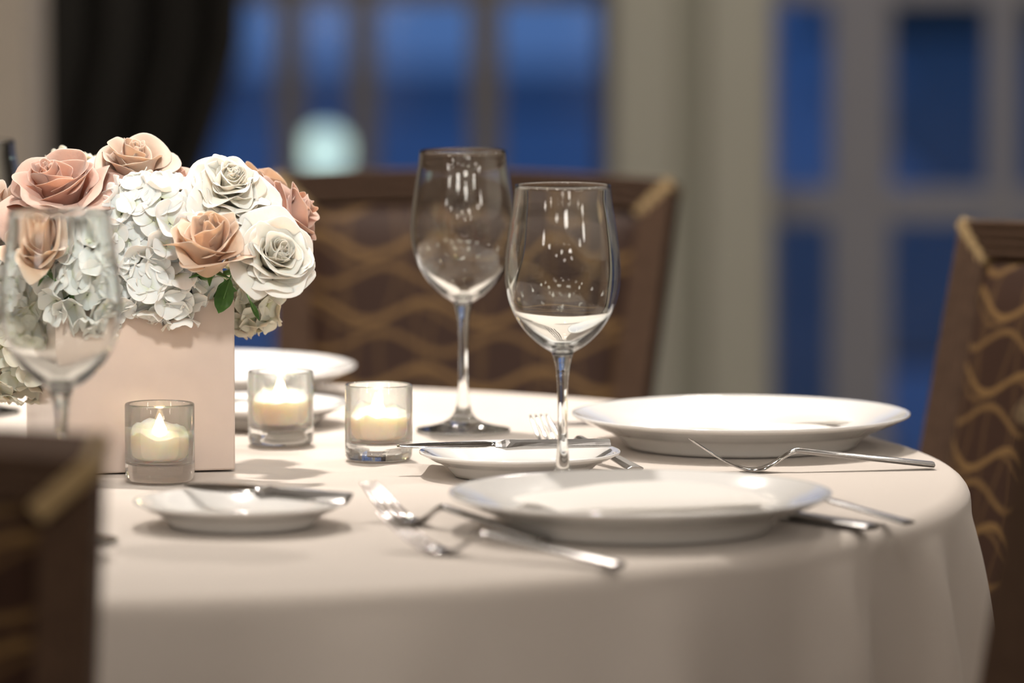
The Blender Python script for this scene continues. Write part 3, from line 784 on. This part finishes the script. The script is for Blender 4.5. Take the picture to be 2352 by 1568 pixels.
def rose(pos, axis, Rr, mname, label, seed, n=30, openess=1., tall=1., ruffle=1., cat='rose', wide=.62):
    random.seed(seed); e = empty('rose', pos); orient(e, axis, seed * 1.3); tag(e, label, cat, 'roses in the square vase')
    m = MB()
    for i in range(n):
        t = i / (n - 1)
        th = i * GA + random.uniform(-.25, .25)
        tl = (-16 + 72 * openess * t ** 1.1) + random.uniform(-9, 9) * t ** .5
        L = Rr * (.66 + .46 * t ** .8) * tall * random.uniform(.90, 1.08)
        petal(m, th, Rr * (.015 + .12 * t), Rr * (.16 - .52 * t) * tall, L, tl, Rr * (.34 + wide * t ** .8), (6 + 58 * t * random.uniform(.3, 1.2)) * openess,
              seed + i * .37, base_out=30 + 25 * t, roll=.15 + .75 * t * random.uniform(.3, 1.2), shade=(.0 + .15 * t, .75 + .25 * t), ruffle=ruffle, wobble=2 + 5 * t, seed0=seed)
    m.build('bloom', M[mname], e, solid=Rr * .012, sub=1)
    m = MB()
    for k in range(5):                       # sepals under the bloom
        a = k * 2 * PI / 5
        def fn(u, v, a=a):
            x = (2 * u - 1) * (1 - v) ** .8 * Rr * .10
            r = Rr * (.10 + .42 * v); z = -Rr * (.40 + .18 * v - .05 * v * v)
            return (r * math.cos(a) - x * math.sin(a), r * math.sin(a) + x * math.cos(a), z)
        m.grid(fn, 3, 6)
    m.build('sepals', M['leaf'], e, solid=.0008)
    m = MB(); m.lathe([(0, -Rr * .62), (Rr * .10, -Rr * .56), (Rr * .16, -Rr * .44), (Rr * .14, -Rr * .36), (0, -Rr * .3)], 12)
    inv = e.rotation_quaternion.to_matrix().inverted()
    neck, tip = roots(pos, inv)
    m.tube(curve([(0, 0, -Rr * .45), (0, 0, -Rr * .62), neck, tip]), .0022, 8)
    m.build('stem', M['stem'], e)
    return e
def hydrangea(pos, axis, Rr, mname, label, seed, n=70, fsz=.0150, cover=.25, squash=1.):
    random.seed(seed); e = empty('hydrangea', pos); orient(e, axis, seed); tag(e, label, 'hydrangea', 'hydrangeas in the square vase')
    m = MB()
    for i in range(n):
        z = 1 - (1 - math.cos(PI * (.5 + cover))) * (i + .5) / n
        a = i * GA; s = math.sqrt(max(0, 1 - z * z))
        d = Vector((s * math.cos(a), s * math.sin(a), z * squash)); d += Vector([random.uniform(-.09, .09) for _ in range(3)]); 
        rr = Rr * random.uniform(.86, 1.05)
        c = d.normalized() * rr; c.z *= squash
        nrm = (d.normalized() + Vector([random.uniform(-.38, .38) for _ in range(3)])).normalized()
        q = nrm.to_track_quat('Z', 'Y').to_matrix(); sp = random.uniform(0, PI / 2); sz_ = fsz * random.uniform(.78, 1.15)
        rnd = random.random(); cup = random.uniform(.0, .55)
        for k in range(4):
            ak = sp + k * PI / 2 + random.uniform(-.12, .12); kk = random.uniform(.9, 1.1)
            def fn(u, v, ak=ak, kk=kk):
                x = 2 * u - 1
                rad = sz_ * kk * (.04 + .96 * v * (1 - .16 * x * x * v))
                wv = sz_ * .62 * math.sin(PI * (.06 + .70 * v)) ** .8 * x
                zz = sz_ * (cup * v * v + .10 * math.sin(v * PI) + .22 * x * x * v + .05 * math.sin(x * 5 + k + seed) * v)
                if k % 2: zz += sz_ * .05
                p = Vector((rad * math.cos(ak) - wv * math.sin(ak), rad * math.sin(ak) + wv * math.cos(ak), zz))
                return c + q @ p
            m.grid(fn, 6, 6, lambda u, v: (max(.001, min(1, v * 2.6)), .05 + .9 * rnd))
    m.build('flower_head', M[mname], e, solid=.0004, sub=1)
    m = MB()                                   # small stalks from the stem to the florets
    for i in range(22):
        a = i * GA; z = 1 - 1.2 * (i + .5) / 22; s = math.sqrt(max(0, 1 - z * z))
        m.tube([(0, 0, -Rr * .75), Vector((s * math.cos(a), s * math.sin(a), z * squash)) * Rr * .35 + Vector((0, 0, -Rr * .2)), Vector((s * math.cos(a), s * math.sin(a), z * squash)) * Rr * .88], .0009, 5)
    inv = e.rotation_quaternion.to_matrix().inverted()
    neck, tip = roots(pos, inv)
    m.tube(curve([(0, 0, -Rr * .45), (0, 0, -Rr * .62), neck, tip]), .0026, 8)
    m.build('stem', M['stem'], e)
    return e
U = Vector
# roses: pixel position of the bloom's centre, distance, facing
rose(atd(312, 412, 4.46), U((.10, -.36, 1)), .0415, 'rose_blush', 'large blush beige rose at the very top of the bouquet', 3, n=19, openess=1.0, tall=.92, ruffle=1.4, wide=.72)
rose(atd(140, 470, 4.42), U((-.25, -.42, 1)), .0475, 'rose_dusty', 'large dusty pink rose at upper left, above the blurred glass', 5, n=20, openess=.95, ruffle=1.4, wide=.72)
rose(atd(521, 464, 4.42), U((.25, -.75, .85)), .0375, 'rose_white', 'ivory garden rose at upper right of the bouquet, many petals', 8, n=46, openess=.84, ruffle=1.4, wide=.45)
rose(atd(616, 596, 4.39), U((.38, -.85, .42)), .0372, 'rose_white', 'ivory rose at lower right above the vase corner', 13, n=34, openess=.88, ruffle=1.2, wide=.58)
rose(atd(482, 588, 4.375), U((.05, -.55, .95)), .0320, 'rose_peach', 'small peach rose between the two ivory roses and the white hydrangea', 21, n=18, openess=.60, tall=1.4, ruffle=1., wide=.7)
rose(atd(636, 508, 4.47), U((.85, -.15, .55)), .0380, 'rose_dusty', 'salmon pink rose at the right edge, peeking behind the ivory roses', 34, n=20, openess=.9, ruffle=.9)
rose(atd(590, 452, 4.53), U((.65, .2, .9)), .0300, 'rose_peach', 'peach rose at upper right, only its rim above the ivory rose', 55, n=18, openess=.9)
rose(atd(92, 595, 4.38), U((-.18, -.6, .8)), .0290, 'rose_peach', 'peach rose seen through the blurred wine glass', 44, n=18, openess=.55, tall=1.3, ruffle=.8, wide=.7)
rose(atd(0, 510, 4.45), U((-.7, -.5, .5)), .0360, 'rose_blush', 'blush rose cut off by the left edge of the photo', 65, n=18, openess=.95)
rose(atd(405, 462, 4.47), U((.1, -.3, 1)), .0330, 'rose_dusty', 'dusty pink rose tucked between the top rose and the white hydrangea', 75, n=18, openess=.85)
hydrangea(atd(345, 540, 4.425), U((.1, -.85, .6)), .0430, 'hydra', 'large white hydrangea in the middle, above the vase front', 2, n=92, fsz=.0165)
hydrangea(atd(215, 640, 4.415), U((-.1, -1, .1)), .0400, 'hydra', 'white hydrangea spilling over the vase rim behind the blurred glass', 4, n=84, fsz=.0150)
hydrangea(atd(372, 640, 4.415), U((.15, -1, -.05)), .0320, 'hydra', 'lower white hydrangea drooping over the front of the vase', 6, n=56, fsz=.0160)
hydrangea(atd(565, 685, 4.48), U((.9, -.6, -.3)), .0235, 'hydra_cream', 'small cream hydrangea hanging beside the right corner of the vase', 9, n=34, fsz=.0145)
hydrangea(atd(50, 780, 4.47), U((-.6, -.7, -.3)), .0440, 'hydra_cream', 'cream hydrangea hanging low over the left side of the vase', 12, n=84, fsz=.0145)
hydrangea(atd(165, 455, 4.54), U((-.3, .3, 1)), .0300, 'hydra_cream', 'cream hydrangea at the back left, showing above the dusty rose', 17, n=44, fsz=.0140)
hydrangea(atd(-30, 640, 4.46), U((-1, -.4, .3)), .0400, 'hydra', 'white hydrangea at the left edge of the photo', 19, n=60, fsz=.0145)
def leaf(pos, tip, width, label, seed):
    pos = Vector(pos); tip = Vector(tip); d = tip - pos; L = d.length
    e = empty('leaf_sprig', pos); tag(e, label, 'leaf', 'green leaves in the bouquet')
    z = d.normalized(); x = z.cross(Vector((0, -1, 0))).normalized(); n_ = z.cross(x)
    m = MB()
    def fn(u, v):
        s = 2 * u - 1; w_ = width * math.sin(PI * min(1, .02 + .98 * v) ** .8) * s
        return z * (L * v) + x * w_ + n_ * (abs(w_) * .5 + L * .12 * math.sin(v * PI) + .0006 * math.sin(v * 20) * s)
    m.grid(fn, 7, 14); m.build('blade', M['leaf'], e, solid=.0005, sub=1)
    m = MB(); m.tube([-z * .012 + n_ * .004, Vector((0, 0, 0)), z * L * .5 + n_ * L * .11], [.0008, .0007, .0004], 6); m.build('stalk', M['stem'], e)
leaf(atd(528, 640, 4.405), atd(502, 720, 4.385), .0075, 'green leaf hanging over the front rim of the vase', 1)
leaf(atd(426, 690, 4.405), atd(436, 722, 4.400), .0014, 'thin green leaf tip at the vase rim below the hydrangea', 2)
leaf(atd(574, 690, 4.42), atd(596, 737, 4.41), .0022, 'narrow green leaf below the lower ivory rose', 3)
leaf(atd(470, 655, 4.42), atd(545, 668, 4.43), .0090, 'dark green leaf in the gap between peach rose and vase', 4)
